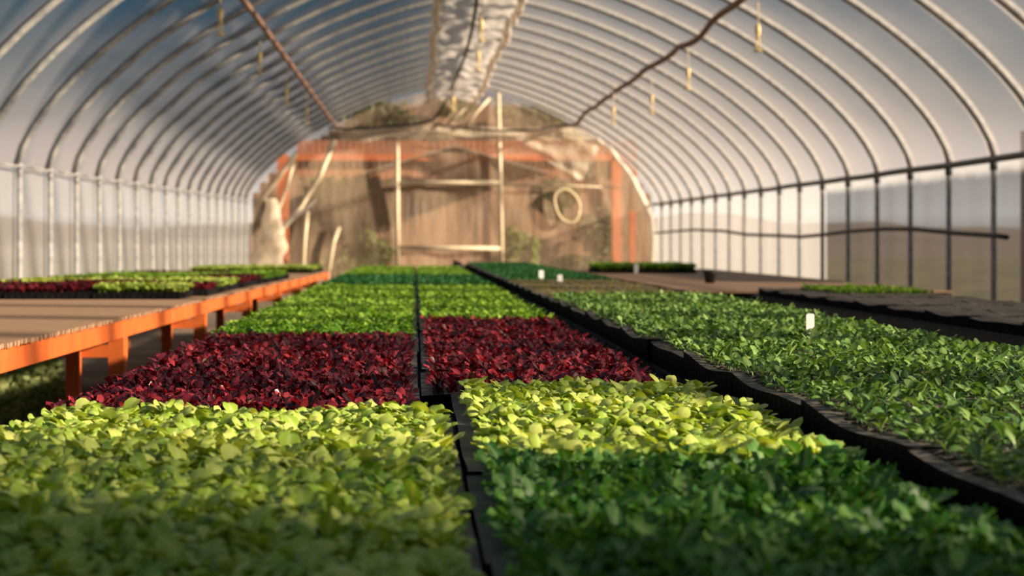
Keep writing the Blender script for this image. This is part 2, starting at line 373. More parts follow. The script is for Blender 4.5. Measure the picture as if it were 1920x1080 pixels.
# hanging sprinklers
def sprinkler(px, py, Z, m='yellow', lab=''):
    Y = F*Z/(VY-py); p = at(px, py, Y)
    sx = (p.x-XC)/HW; top = lerp(eaveL(Y) if sx < 0 else eaveR(Y), apex(Y), (1-min(1, abs(sx))**1.5)**(1/1.5))-.05
    r = empty('hanging_sprinkler', (p.x, Y, top)); o = (p.x, Y, top)
    b = MB(o); b.tube([(p.x, Y, top), (p.x+.006, Y, (top+p.z)/2), (p.x, Y, p.z+.3)], .0075, 6); b.build('drop_tube', M['hose'], r, True)
    b = MB(o); b.lathe((p.x, Y, p.z), [(0, .31), (.016, .305), (.030, .27), (.032, .2), (.018, .17), (.014, .13), (0, .13)], 10); b.build('weight', M['yellow'], r, True)
    b = MB(o); b.tube([(p.x-.014, Y, p.z+.14), (p.x-.02, Y, p.z+.06), (p.x-.008, Y, p.z+.02)], .008, 6); b.tube([(p.x+.014, Y, p.z+.14), (p.x+.02, Y, p.z+.06), (p.x+.008, Y, p.z+.02)], .008, 6); b.build('bridge', M['yellow'], r, True)
    b = MB(o); b.lathe((p.x, Y, p.z), [(0, .03), (.02, .028), (.052, .006), (.056, -.004), (.02, .004), (0, 0)], 12); b.build('spinner', M['yellow'], r, True)
    tag(r, lab, 'sprinkler', 'sprinklers hanging from the roof')
ol = ['nearest', 'second', 'third', 'fourth']
for q, (a, b) in enumerate(((413, 66), (487, 140), (537, 196), (575, 230))):
    sprinkler(a, b, 2.2, lab='yellow sprinkler on a drop tube left of the straight purlin, %s in its row' % ol[q])
for q, (a, b) in enumerate(((1421, 96), (1290, 168), (1222, 212), (1150, 232))):
    sprinkler(a, b, 2.15, lab='yellow sprinkler on a drop tube right of the crooked purlin, %s in its row' % ol[q])
for q, (a, b) in enumerate(((903, 78), (897, 132), (850, 208))):
    sprinkler(a, b, 2.75, lab='small sprinkler hanging below the ridge polythene, %s in its row' % ol[q])

# ------------------------------------------------------------------ far end: frame, rags, and what stands behind
def pipe(name, pts, r, m, lab, cat, n=8):
    b = MB(); b.tube(pts, r, n); return tag(b.build(name, m, None, True), lab, cat)
GE = GY-.12
r = empty('door_frame', at(842, 500, GE)); o = r.location.copy()
for nm, pts in (('upright', [at(745, 258, GE), at(745, 400, GE), at(746, 548, GE)]), ('upright', [at(934, 172, GE), at(938, 350, GE), at(942, 548, GE)]),
                ('top_rail', [at(742, 343, GE), at(940, 342, GE)]), ('mid_rail', [at(745, 464, GE), at(940, 466, GE)])):
    b = MB(o); b.tube(pts, .055 if nm == 'upright' else .05, 8); b.build(nm, M['cream'], r, True)
tag(r, 'cream painted pipe door frame in the far end wall', 'door frame')
pipe('end_rail', [at(940, 347, GE), at(1060, 348, GE), at(1165, 352, GE)], .022, M['cream'], 'thin pale rail right of the door frame in the far end wall', 'rail')
pipe('leaning_pole', [at(628, 262, GE-.1), at(600, 330, GE-.15), at(560, 395, GE-.2), at(508, 452, GE-.3)], .06, M['cream'], 'long pale pole leaning down to the crumpled bundle at the far end', 'pole')
pipe('leaning_pole', [at(556, 288, GE-.1), at(520, 335, GE-.1), at(480, 388, GE-.1)], .05, M['cream'], 'short pale brace high up at the left edge of the far end wall', 'pole')
pipe('leaning_pole', [at(552, 300, GE+.0), at(538, 350, GE), at(520, 400, GE), at(505, 440, GE-.1)], .045, M['cream'], 'pale pole between the short brace and the long leaning pole', 'pole')
pipe('leaning_pole', [at(577, 395, GE), at(572, 440, GE), at(566, 530, GE)], .05, M['cream'], 'upright pale stake below the long leaning pole', 'pole')
pipe('leaning_pole', [at(636, 425, GE), at(625, 455, GE), at(612, 530, GE)], .055, M['cream'], 'pale tilted stake standing alone between bundle and door frame', 'pole')
# gathered film at the left corner
mb = MB()
def bun(i, k):
    z = lerp(520, 372, i); cx = 493+18*math.sin(i*2.2)+5*fb(i*6, 0, 0); rr = lerp(.44, .20, i)*(1+.5*fb(i*5, math.cos(2*PI*k)*1.5, math.sin(2*PI*k)*1.5))
    if i > .5: rr *= 1.0-.7*(i-.5)
    p = at(cx, z, GE-.35); return (p.x+rr*math.cos(2*PI*k), p.y+rr*.6*math.sin(2*PI*k), p.z)
mb.grid(bun, 18, 20); tag(mb.build('film_bundle', M['film_torn'], None, True), 'crumpled bundle of pale polythene in the left corner of the far end', 'polythene bundle')
mb = MB()
def bun2(i, k):
    p = at(lerp(500, 596, i), lerp(448, 372, i), GE-.4); rr = lerp(.17, .05, i)*(1+.3*fb(i*7, math.cos(2*PI*k), 3)); return (p.x+rr*math.cos(2*PI*k)*.7, p.y+rr*.5*math.sin(2*PI*k), p.z+rr*math.sin(2*PI*k+1))
mb.grid(bun2, 12, 12); tag(mb.build('twisted_film', M['film_white'], None, True), 'twist of pale polythene pulled up from the bundle along the leaning pole', 'polythene bundle')
# folded film lap along the right side of the end arch
mb = MB()
def lap(i, j):
    pts = [(1120, 258), (1150, 285), (1180, 325), (1205, 368), (1222, 405), (1226, 450), (1222, 545)]
    t = i*(len(pts)-1); q = min(int(t), len(pts)-2); f_ = t-q; a = Vector((lerp(pts[q][0], pts[q+1][0], f_), lerp(pts[q][1], pts[q+1][1], f_), 0))
    w = 13+4*fb(i*9, 0, 0); p = at(a.x+(j-.6)*w, a.y+6*fb(i*11, j, 0), GE-.15-.12*math.sin(PI*j)); return p
mb.grid(lap, 40, 8); tag(mb.build('film_lap', M['film_white'], None, True), 'white folded edge of polythene down the right side of the far end arch', 'polythene strip')
# torn sheet hanging
mb = MB()
def torn(i, j):
    tl, tr_, bl, br = (975, 262), (1128, 256), (1075, 338), (1108, 334)
    x = lerp(lerp(tl[0], tr_[0], i), lerp(bl[0], br[0], i), j); y = lerp(lerp(tl[1], tr_[1], i), lerp(bl[1], br[1], i), j)+8*math.sin(PI*i)*(1-j)
    return at(x, y, GE-.2+.12*fb(i*4, j*4, 2))
mb.grid(torn, 14, 10); tag(mb.build('torn_sheet', M['film_torn'], None, True), 'torn pale polythene sheet hanging in a point right of the door frame', 'polythene sheet')
mb = MB()
def band(i, j):
    x = lerp(636, 1128, i); y0 = 238+6*fb(i*5, 0, 0); y1 = 262+10*fb(i*7, 1, 0)+5*fb(i*23, 4, 0); return at(x, lerp(y0, y1, j), GE-.1+.10*fb(i*9, j*2, 2))
mb.grid(band, 60, 6); tag(mb.build('gathered_film', M['film_torn'], None, True), 'gathered band of pale polythene strung across the top of the far end wall', 'polythene strip')
mb = MB()
def flap(i, j): return at(lerp(lerp(808, 842, i), lerp(772, 806, i), j), lerp(165, 236, j), GE-.25+.06*fb(i*3, j*3, 8))
mb.grid(flap, 4, 10); tag(mb.build('hanging_flap', M['film_torn'], None, True), 'narrow pale flap slanting down below the left side of the ridge', 'polythene flap')
pipe('tie_cable', [at(616, 238, GE-.3), at(650, 242, GE-.3), at(700, 239, GE-.3), at(745, 236, GE-.3), at(790, 231, GE-.3), at(812, 226, GE-.3), at(830, 200, GE-.3), at(848, 165, GE-.3)], .028, M['darkpipe'], 'dark cable sagging across the far end from the left purlin up to the ridge', 'cable')
pipe('tie_cable', [at(812, 233, GE-.3), at(870, 240, GE-.3), at(940, 246, GE-.3), at(1010, 243, GE-.3), at(1065, 232, GE-.3), at(1090, 240, GE-.3), at(1128, 254, GE-.3)], .026, M['darkpipe'], 'dark cable sagging across the far end from the middle to the right purlin', 'cable')
for a, b in (((905, 205), (858, 238)), ((925, 190), (880, 240))):
    pass
pipe('roof_brace', [at(896, 178, GE-.2), at(868, 206, GE-.2), at(838, 232, GE-.2)], .04, M['cream'], 'upper of two pale braces slanting below the ridge', 'brace')
pipe('roof_brace', [at(918, 184, GE-.2), at(894, 210, GE-.2), at(872, 238, GE-.2)], .04, M['cream'], 'lower of two pale braces slanting below the ridge, beside the door upright', 'brace')
# coil of hose hung at the end wall
b = MB(); cc = at(1063, 386, GE+.04)
b.tube([cc+Vector((.31*math.cos(t)*(1+.05*math.sin(3*t)), .03*math.sin(t*.5), .40*math.sin(t)-.10*math.cos(t))) for t in np.linspace(0, 4*PI, 40)], .035, 8)
tag(b.build('hose_coil', M['hose'], None, True), 'oval coil of tan hose hung on the right of the far end wall', 'hose')

# open shed behind
SY = 38.0
def B3(px0, px1, py0, py1, Y, d):   # box seen at these pixels
    a, c = at(px0, py1, Y), at(px1, py0, Y); return (a.x, c.x, Y, Y+d, a.z, c.z)
r = empty('shed', (1.2, SY, -.2)); o = r.location.copy()
mb = MB(o); mb.box(*B3(552, 1192, 289, 301, SY, .2)); mb.build('beam', M['redwood'], r)
mb = MB(o)
x = at(556, 0, SY).x
while x < at(1190, 0, SY).x:
    w = .16+.03*random.random(); z0 = at(0, 332+random.uniform(-5, 5), SY).z; z1 = at(0, 262, SY).z; mb.box(x, x+w-.03, SY+.25, SY+.29, z0, z1); x += w
mb.build('siding', M['slatred'], r)
for a, c in ((520, 540), (1148, 1165)):
    mb = MB(o); mb.box(*B3(a, c, 290, 600, SY, .2)); mb.build('post', M['redwood'], r)
mb = MB(o); mb.box(*B3(1180, 1192, 395, 600, SY+1.2, .2)); mb.build('post', M['redwood'], r)
mb = MB(o)
K_ = 41.6/GY; OUT = [arch(GY, u) for u in UA]
def shed_top(x): return min(5.2, CZ+(float(np.interp(x/K_, [p.x for p in OUT], [p.z for p in OUT]))-CZ)*K_-.12)
x = -4.75
while x < 6.75:
    w = .22+.05*random.random(); mb.box(x, x+w-.012, SY+3.6, SY+3.66, -.6, shed_top(x+w/2)-.05*random.random()); x += w
mb.build('back_wall', M['board'], r)
mb = MB(o)
for y_, z_ in ((SY-.4, 0), ):
    P_ = [(-1.4, 2.95), (1.05, 3.7), (3.6, 2.95)]
    for q in range(2):
        (xa, za), (xb, zb) = P_[q], P_[q+1]
        mb.add([(xa, SY-.3, za), (xb, SY-.3, zb), (xb, SY+4, zb+.25), (xa, SY+4, za+.25), (xa, SY-.3, za+.05), (xb, SY-.3, zb+.05), (xb, SY+4, zb+.3), (xa, SY+4, za+.3)], [(3, 2, 1, 0), (4, 5, 6, 7), (0, 1, 5, 4), (1, 2, 6, 5), (2, 3, 7, 6), (3, 0, 4, 7)])
mb.build('roof', M['tin'], r)
tag(r, 'open shed with orange red beam and posts behind the far polythene wall', 'shed')
def leafcloud(name, c, rad, n, size, m, parent=None, seed=0):
    g = np.random.default_rng(seed); p = g.normal(size=(n, 3)); p /= np.linalg.norm(p, axis=1)[:, None]; p *= (g.random((n, 1))**.45)
    lump = 1+.25*np.sin(p[:, :1]*5+seed)*np.cos(p[:, 2:]*4+seed*2); p = p*lump*np.array(rad)+np.array(c)
    a = g.normal(size=(n, 3)); a /= np.linalg.norm(a, axis=1)[:, None]; b = np.cross(a, g.normal(size=(n, 3))); b /= np.linalg.norm(b, axis=1)[:, None]
    s = size*(.6+.8*g.random((n, 1))); V = np.stack([p-a*s, p+b*s*.45, p+a*s, p-b*s*.45], 1).reshape(-1, 3)
    lv = np.repeat(g.random(n), 4); me = quadmesh(name, V, np.arange(n*4).reshape(-1, 4), lv, lv*0, m); return link(name, me, parent)
def tree(x, y, h, rad, lab, seed, m='tree', n=5000, size=.16, tr_=.13, group=None, low=.35):
    z = floorz(min(y, 60))-.05; r = empty('tree', (x, y, z)); b = MB((0, 0, 0)); g = random.Random(seed)
    b.tube([(0, 0, 0), (.1, 0, h*.3), (-.05, .1, h*.6), (0, 0, h*.85)], [tr_, tr_*.8, tr_*.5, tr_*.15], 8)
    for k in range(6):
        a = g.uniform(0, 2*PI); z0 = h*g.uniform(.3, .6); b.tube([(0, 0, z0), (rad*.35*math.cos(a), rad*.35*math.sin(a), z0+h*.12), (rad*.7*math.cos(a), rad*.7*math.sin(a), z0+h*.26)], [tr_*.4, tr_*.25, .02], 6)
    b.build('trunk', M['bark'], r, True); leafcloud('crown', (0, 0, h*(1+low)/2), (rad, rad, h*(1-low)/2), n, size, M[m], r, seed)
    tag(r, lab, 'tree', group)
for k, (px, Y, h, rr) in enumerate(((700, 44.6, 5.5, 1.5), (850, 44.6, 6.3, 1.5), (1000, 44.6, 5.6, 1.5))):
    tree((px-VX)*Y/F, Y, h, rr, 'leafy tree beyond the shed, seen dimly through the far polythene', 20+k, n=3500, size=.2, group='trees beyond the shed')
for k, (px, py, Y, rad, m, lab) in enumerate(((614, 362, 39.5, (.8, .4, .5), 'weed', 'pale green climbing foliage in the shed left of the door frame'), (655, 505, 36.0, (1.0, .5, .35), 'weed', 'low pale weeds outside the end wall left of the door frame'),
        (960, 462, 36.2, (.3, .3, .45), 'weed', 'green fronds just right of the door frame'), (992, 470, 36.4, (.28, .3, .42), 'weed', 'bright green fronds further right of the door frame'), (1035, 372, 39.5, (.7, .4, .6), 'tree', 'dark foliage behind the hose coil'),
        (1090, 500, 36.5, (1.2, .4, .3), 'tree', 'dark low weeds outside the end wall on the right'), (640, 420, 40, (1.3, .5, .5), 'tree', 'dark shrub in the shed behind the leaning poles'), (705, 214, 41.0, (1.3, .3, .45), 'tree', 'dark foliage against the shed wall at the upper left'),
        (1000, 218, 41.0, (1.2, .3, .35), 'tree', 'dark foliage against the shed wall at the upper right'), (560, 460, 40.5, (.9, .3, .7), 'tree', 'dark shrub behind the left shed post'), (1120, 440, 40.8, (.7, .3, .7), 'tree', 'dark shrub beside the right shed post'),
        (690, 470, 37.0, (.7, .3, .5), 'weed', 'pale bush outside the end wall by the left door upright'), (850, 205, 41.0, (.5, .3, .3), 'tree', 'small dark foliage high behind the end wall'), (640, 345, 40.6, (.9, .3, .45), 'weed', 'pale vine on the shed wall behind the leaning pole'))):
    p = at(px, py, Y); o_ = leafcloud('weed_clump', (0, 0, 0), rad, 900, .09, M[m], None, 60+k); o_.location = p
    mb = MB()
    for q in range(5): mb.tube([(rad[0]*.5*fb(q*3, 0, 0), 0, floorz(Y)-p.z-.05), (rad[0]*.5*fb(q*7, 3, 0), 0, 0)], .012, 5)
    mb.build('stem', M['bark'], o_, True)
    tag(o_, lab, 'shrub')

for k, (x, y, rad, lab) in enumerate(((-2.0, 7.6, (.25, .3, .16), 'green weeds under the orange bench near its second leg'), (-2.6, 9.6, (.3, .5, .15), 'green weeds under the orange bench near its third leg'), (-1.75, 10.9, (.2, .6, .12), 'yellowish weeds under the orange bench past its third leg'),
        (-3.2, 11.5, (.3, .8, .2), 'weeds along the foot of the left wall under the bench'), (-1.9, 13.4, (.3, .6, .15), 'weeds under the far half of the orange bench'))):
    o_ = leafcloud('weed_clump', (0, 0, rad[2]*.8), rad, 1400, .035, M['weed' if k % 2 else 'tree'], None, 90+k); o_.location = (x, y, floorz(y)); tag(o_, lab, 'weeds')
# outside on the right: unseen blockers added to shade the near bench and wall
tree(9.9, -2.75, 6.2, .85, 'sparse young tree added outside the right wall for dappled shade beside the barn', 7, n=2600, size=.13, low=.2)
r = empty('shade_barn', (12.5, -12, 0)); o = r.location.copy()
mb = MB(o); mb.box(11, 14, -22, -3.42, -.1, 5.0); mb.build('shade_barn_wall', M['board'], r)
mb = MB(o); mb.add([(10.8, -22.2, 4.95), (14.2, -22.2, 4.95), (12.5, -22.2, 5.9), (10.8, -3.32, 4.95), (14.2, -3.32, 4.95), (12.5, -3.32, 5.9)], [(0, 1, 2), (5, 4, 3), (0, 2, 5, 3), (1, 4, 5, 2), (0, 3, 4, 1)]); mb.build('roof', M['tin'], r)
tag(r, 'tall brown barn added unseen outside the right wall to shade the front', 'shade_barn')
r = empty('shade_fence', (8.3, 15.5, 0)); o = r.location.copy(); b = MB(o); y = 11.2
while y < 19.4:
    z = floorz(y); b.box(8.28, 8.31, y, y+.165, z-.1, 2.66+.02*random.random()); y += .172
b.build('boards', M['board'], r)
for k in range(5):
    b = MB(o); b.box(8.33, 8.43, 11.4+1.9*k, 11.5+1.9*k, -.25, 2.64); b.build('post', M['board'], r)
tag(r, 'tall brown board fence added outside the right wall to shade its near part', 'fence')

# ------------------------------------------------------------------ plants
def leaf(nu, nt_, L, Wd, e0, e1, az, base_r=.002, z0=0., cup=.25, ruf=0., rk=9., pet=.3, petw=.12, lobes=0., curve=1.0, tipw=.55, twist=0., rnd=None):
    """one leaf as a quad grid: rises at e0 degrees, ends at e1 degrees"""
    T = 1-(1-np.linspace(0, 1, nt_+1))**1.35; U = np.linspace(-1, 1, nu+1)
    ph = np.radians(e0+(e1-e0)*T**curve); ds = L*np.diff(T)
    rr = base_r+np.concatenate([[0], np.cumsum(np.cos(ph[:-1])*ds)]); zz = z0+np.concatenate([[0], np.cumsum(np.sin(ph[:-1])*ds)])
    s = np.clip((T-pet)/(1-pet), 0, 1); w = np.where(T < pet, petw, petw+(1-petw)*np.sin(PI*np.clip(s, 0, 1)**tipw*.97)**.70)
    if lobes: w = w*(1+lobes*np.sin(T*PI*2*3.3+(rnd or 0)))
    w = w*Wd/2
    P = np.zeros((nt_+1, nu+1, 3))
    ruff = ruf*np.sin(rk*T[:, None]*(1+.2*U[None, :])+U[None, :]*2.1+(rnd or 0))*np.abs(U)[None, :]**1.5*s[:, None]
    n_r, n_z = -np.sin(ph), np.cos(ph)
    cz = cup*(U[None, :]**2)*w[:, None]+ruff
    lat = U[None, :]*w[:, None]*(1-.12*abs(cup))
    lat2 = lat*math.cos(twist); tz = lat*math.sin(twist)
    P[..., 0] = rr[:, None]+n_r[:, None]*cz; P[..., 1] = lat2; P[..., 2] = zz[:, None]+n_z[:, None]*cz+tz
    c, s_ = math.cos(az), math.sin(az); x = P[..., 0]*c-P[..., 1]*s_; y = P[..., 0]*s_+P[..., 1]*c; P[..., 0] = x; P[..., 1] = y
    V = P.reshape(-1, 3); q = []
    for i in range(nt_):
        for j in range(nu): a = i*(nu+1)+j; q.append((a, a+1, a+nu+2, a+nu+1))
    rib = np.tile(1-np.abs(U), (nt_+1, 1)).reshape(-1)
    return V, np.array(q), rib
def plant(kind, seed, hi=True):
    g = random.Random(seed*31+len(kind)); Vs, Qs, Ls, Rs = [], [], [], []; b = 0
    def add(lv, **k):
        nonlocal b
        V, Q, R = leaf(rnd=g.uniform(0, 6), **k); Vs.append(V); Qs.append(Q+b); Rs.append(R); Ls.append(np.full(len(V), lv)); b += len(V)
    a0 = g.uniform(0, 6.28)
    if kind == 'pale':
        n = 8 if hi else 7
        for k in range(n):
            f = k/(n-1); add(g.uniform(.1, .8)+.15*f, nu=4 if hi else 2, nt_=8 if hi else 5, L=lerp(.050, .036, f)*g.uniform(.88, 1.12), Wd=lerp(.028, .020, f)*g.uniform(.9, 1.15), e0=g.uniform(64, 84), e1=g.uniform(-85, 10)+20*f,
                az=a0+k*2.4, cup=g.uniform(-.7, .25), ruf=.0016, rk=10, pet=.28, petw=.16, tipw=1.25, curve=1.4, twist=g.uniform(-.7, .7), z0=.004*f)
    elif kind == 'red':
        n = 8 if hi else 6
        for k in range(n):
            f = k/(n-1); add(min(1, max(0, g.gauss(.38, .27))), nu=3 if hi else 2, nt_=6 if hi else 4, L=lerp(.044, .028, f)*g.uniform(.9, 1.15), Wd=lerp(.015, .011, f)*g.uniform(.85, 1.25), e0=g.uniform(66, 86), e1=g.uniform(-50, 45),
                az=a0+k*2.4, cup=g.uniform(-.3, .6), ruf=.0022, rk=15, pet=.25, petw=.22, tipw=1.2, twist=g.uniform(-.8, .8))
    elif kind == 'kale':
        n = 7 if hi else 6
        for k in range(n):
            f = k/(n-1); add(g.uniform(.0, .8), nu=4 if hi else 2, nt_=10 if hi else 6, L=lerp(.056, .040, f)*g.uniform(.85, 1.15), Wd=lerp(.024, .017, f)*g.uniform(.9, 1.2), e0=g.uniform(68, 86), e1=g.uniform(-60, 45),
                az=a0+k*2.4, cup=g.uniform(-.3, .6), ruf=.004, rk=20, pet=.38, petw=.10, tipw=1.1, lobes=.24, twist=g.uniform(-.6, .6))
    elif kind in ('mid', 'dark'):
        n = 6 if hi else 5
        for k in range(n):
            f = k/(n-1); add(g.uniform(.0, .9), nu=3 if hi else 2, nt_=6 if hi else 3, L=lerp(.048, .034, f)*g.uniform(.9, 1.15), Wd=lerp(.020, .015, f)*g.uniform(.9, 1.2), e0=g.uniform(64, 84), e1=g.uniform(-50, 40),
                az=a0+k*2.4, cup=g.uniform(-.4, .5), ruf=.002, rk=12, pet=.3, petw=.14, tipw=1.2, twist=g.uniform(-.5, .5))
    elif kind == 'brass':
        n = g.choice((3, 4)) if hi else 4
        for k in range(n):
            f = k/(n-1); add(g.uniform(.1, .9), nu=4 if hi else 2, nt_=8 if hi else 5, L=lerp(.040, .026, f)*g.uniform(.85, 1.15), Wd=lerp(.017, .012, f)*g.uniform(.85, 1.15), e0=g.uniform(52, 80)+8*f, e1=g.uniform(-40, 50),
                az=a0+k*2.3, cup=g.uniform(-.1, .6), ruf=.001, rk=8, pet=.40, petw=.09, tipw=1.05, twist=g.uniform(-.5, .5), z0=.004)
    elif kind == 'sprout':
        for k in range(3): add(g.uniform(0, 1), nu=2, nt_=3, L=.018, Wd=.009, e0=70, e1=g.uniform(-10, 30), az=a0+k*2.1, cup=.2, pet=.4, petw=.15, z0=.0)
    return np.concatenate(Vs), np.concatenate(Qs), np.concatenate(Ls), np.concatenate(Rs)

KINDS = ('pale', 'red', 'kale', 'mid', 'brass', 'sprout', 'dark')
PLACE = {k: [] for k in KINDS}         # (x, y, z, scale)
# --- trays
TRAYS = {}
def tray_proto(w, l, depth, cells, dust, rims, nm='seed_tray', seed=0):
    """open plug tray with its cells; x from 0..w, y from 0..l, top at z=0"""
    nx, ny_ = cells; rl, rr, rim = rims; g = random.Random(seed)
    sagp = g.uniform(0, 6)
    def sg(x, y): return -.009*math.sin(PI*y/l)**1 +.004*math.sin(7*y/l+sagp)*(1-x/w) + .002*math.sin(9*x/w+sagp)
    b = MB(); so_ = MB()
    cx, cy = (w-rl-rr)/nx, (l-2*rim)/ny_
    xs = [0]+[rl+cx*i for i in range(nx+1)]+[w]; ys = [0]+[rim+cy*i for i in range(ny_+1)]+[l]
    def P(x, y, z=0): return (x, y, z+sg(x, y))
    for i in range(len(xs)-1):
        for j in range(len(ys)-1):
            x0, x1, y0, y1 = xs[i], xs[i+1], ys[j], ys[j+1]
            if 0 < i < len(xs)-2 and 0 < j < len(ys)-2:
                m_ = .0035; o4 = [(x0, y0), (x1, y0), (x1, y1), (x0, y1)]; i4 = [(x0+m_, y0+m_), (x1-m_, y0+m_), (x1-m_, y1-m_), (x0+m_, y1-m_)]
                b.add([P(*p) for p in o4]+[P(*p) for p in i4]+[P(p[0], p[1], -.012) for p in i4], [(0, 1, 5, 4), (1, 2, 6, 5), (2, 3, 7, 6), (3, 0, 4, 7), (4, 5, 9, 8), (5, 6, 10, 9), (6, 7, 11, 10), (7, 4, 8, 11)])
                h = g.uniform(-.007, -.0005); cxm, cym = (x0+x1)/2, (y0+y1)/2
                so_.add([P(p[0], p[1], -.009) for p in i4]+[P(cxm+g.uniform(-.004, .004), cym, h)], [(0, 1, 4), (1, 2, 4), (2, 3, 4), (3, 0, 4)])
            else: b.add([P(x0, y0), P(x1, y0), P(x1, y1), P(x0, y1)], [(0, 1, 2, 3)])
    # skirts, fluted by the cells
    b.cur = 1
    def skirt(pts, nrm):
        n = len(pts); vs = []
        for k, (x, y) in enumerate(pts): vs.append(P(x, y))
        for k, (x, y) in enumerate(pts):
            f = .002 if k % 2 else .0; vs.append((x-nrm[0]*f*1.0, y-nrm[1]*f, -depth*.3+sg(x, y)*.6))
        for k, (x, y) in enumerate(pts):
            f = .004 if k % 2 else .002; vs.append((x-nrm[0]*f, y-nrm[1]*f, -depth))
        b.add(vs, [(r_*n+k, r_*n+k+1, (r_+1)*n+k+1, (r_+1)*n+k) for r_ in range(2) for k in range(n-1)])
    m1 = 2*ny_; m2 = 2*nx
    skirt([(0, l*k/m1) for k in range(m1+1)], (-1, 0)); skirt([(w, l-l*k/m1) for k in range(m1+1)], (1, 0))
    skirt([(w-w*k/m2, 0) for k in range(m2+1)], (0, -1)); skirt([(w*k/m2, l) for k in range(m2+1)], (0, 1))
    t = b.build(nm, [M['traydust'] if dust else M['tray'], M['tray']]); so_.build('potting_soil', M['soil'], t)
    t['w'] = w; t['l'] = l
    return t
def tray(w, l, depth, cells, x, y, z, kind, label, group, dust=False, sc=1.0, tilt=0., miss=.0, rot=0., keep=None, zoff=-.004, variant=0, rims=(.012, .012, .010)):
    key = (w, l, depth, cells, dust, rims, variant)
    if key not in TRAYS:
        t = TRAYS[key] = tray_proto(*key[:6], seed=variant)
    else: t = copy_tree(TRAYS[key])
    t.location = (x, y, z); t.rotation_euler = (tilt, 0, rot)
    for k_ in ('w', 'l'):
        if k_ in t: del t[k_]
    tag(t, label, 'seed tray', group)
    if kind:
        nx, ny_ = cells; rl, rr, rim = rims
        for i in range(nx):
            for j in range(ny_):
                if random.random() < miss: continue
                lx = rl+(w-rl-rr)*(i+.5)/nx+random.uniform(-.004, .004); ly = rim+(l-2*rim)*(j+.5)/ny_+random.uniform(-.004, .004)
                X = x+lx*math.cos(rot)-ly*math.sin(rot); Y = y+lx*math.sin(rot)+ly*math.cos(rot)
                kk = keep(X, Y) if keep else kind
                if kk: PLACE[kk].append((X, Y, z+zoff-.009*math.sin(PI*ly/l)+math.sin(tilt)*ly, sc*random.uniform(*((.74, 1.28) if kk == 'pale' else (.80, 1.2)))))
    return t

TL = .545
HB = CZ-.372                # centre bench deck
ZT = HB+.040                # tray rim there
MISC = {'pale': 'pale lettuce', 'red': 'dark red lettuce', 'kale': 'curly kale', 'mid': 'green lettuce', 'dark': 'shade-toned', 'brass': 'cabbage', 'sprout': 'tiny sprouts'}
def row_y(k, off): return off+TL*k
# left column: two trays wide, x -.71 .. +.0x ; boundary of kinds at 2.66 and 4.84
for k in range(-4, 29):
    y = row_y(k, 2.66); kind = 'pale' if y < 2.6 else ('red' if y < 4.8 else ('mid' if not 10.1 < y < 13.4 else 'dark'))  # darker leaf colour takes the place of a shade strip across the bed
    x1 = .072 if y < 2.6 else .012
    w = .38 if y < 2.6 else .358
    for c in (0, 1):
        x = x1-(c+1)*w-.004*c+random.uniform(-.003, .003)
        tray(w-.003, TL-.004, .038, (11, 15), x, y, ZT-.00003*k+random.uniform(0, .003), kind, 'shallow black tray of %s seedlings, %s tray left of the centre seam' % (MISC[kind], 'inner' if c == 0 else 'outer'),
             'trays of %s in the left of the centre bed' % MISC[kind], dust=True, tilt=random.uniform(-.002, .004), variant=k % 3, rims=((.004, .022, .008), (.016, .004, .008))[c])
for k in range(-4, 28):
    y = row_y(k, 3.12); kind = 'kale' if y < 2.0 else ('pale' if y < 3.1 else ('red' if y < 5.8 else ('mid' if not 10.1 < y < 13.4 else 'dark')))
    x0 = .076 if y < 3.1 else .017
    w = .285 if y < 3.1 else .280
    for c in (0, 1):
        x = x0+c*(w+.004)+random.uniform(-.003, .003)
        tray(w-.003, TL-.004, .038, (8, 15), x, y, ZT+random.uniform(0, .003), kind, 'shallow black tray of %s seedlings, %s tray right of the centre seam' % (MISC[kind], 'inner' if c == 0 else 'outer'),
             'trays of %s in the right of the centre bed' % MISC[kind], dust=True, tilt=random.uniform(-.002, .004), variant=k % 3, rims=((.034 if y < 3.1 else .022, .004, .008), (.004, .016, .008))[c])
# right bed: three trays wide, deeper sides, cabbage then sprouts
ZR = CZ-.288
for k in range(0, 33):
    y = 1.40+TL*k+.02
    kind = 'brass' if y < 7.0 else ('sprout' if y < 10.2 else 'dark')  # back trays get the shade-darkened leaf colour too
    for c in range(3):
        x = .682+.283*c+.012*fb(k*.9, c, 3)+(.01 if y > 5 else 0)
        t = tray(.280, TL+.006, .062, (8, 15), x, y, ZR+random.uniform(0, .004), kind, 'black plug tray of %s seedlings, %s of right bed' % (MISC[kind], ('column nearest the centre bed', 'middle column', 'far column')[c]),
             '%s trays of the right bed' % MISC[kind], dust=True, sc=1.0 if kind == 'brass' else (.7 if kind == 'dark' else 1.), tilt=.006+random.uniform(0, .006), miss=.05 if y < 7 else .1, variant=k % 4, rims=((.020, .008, .011), (.008, .008, .011), (.008, .018, .011))[c])

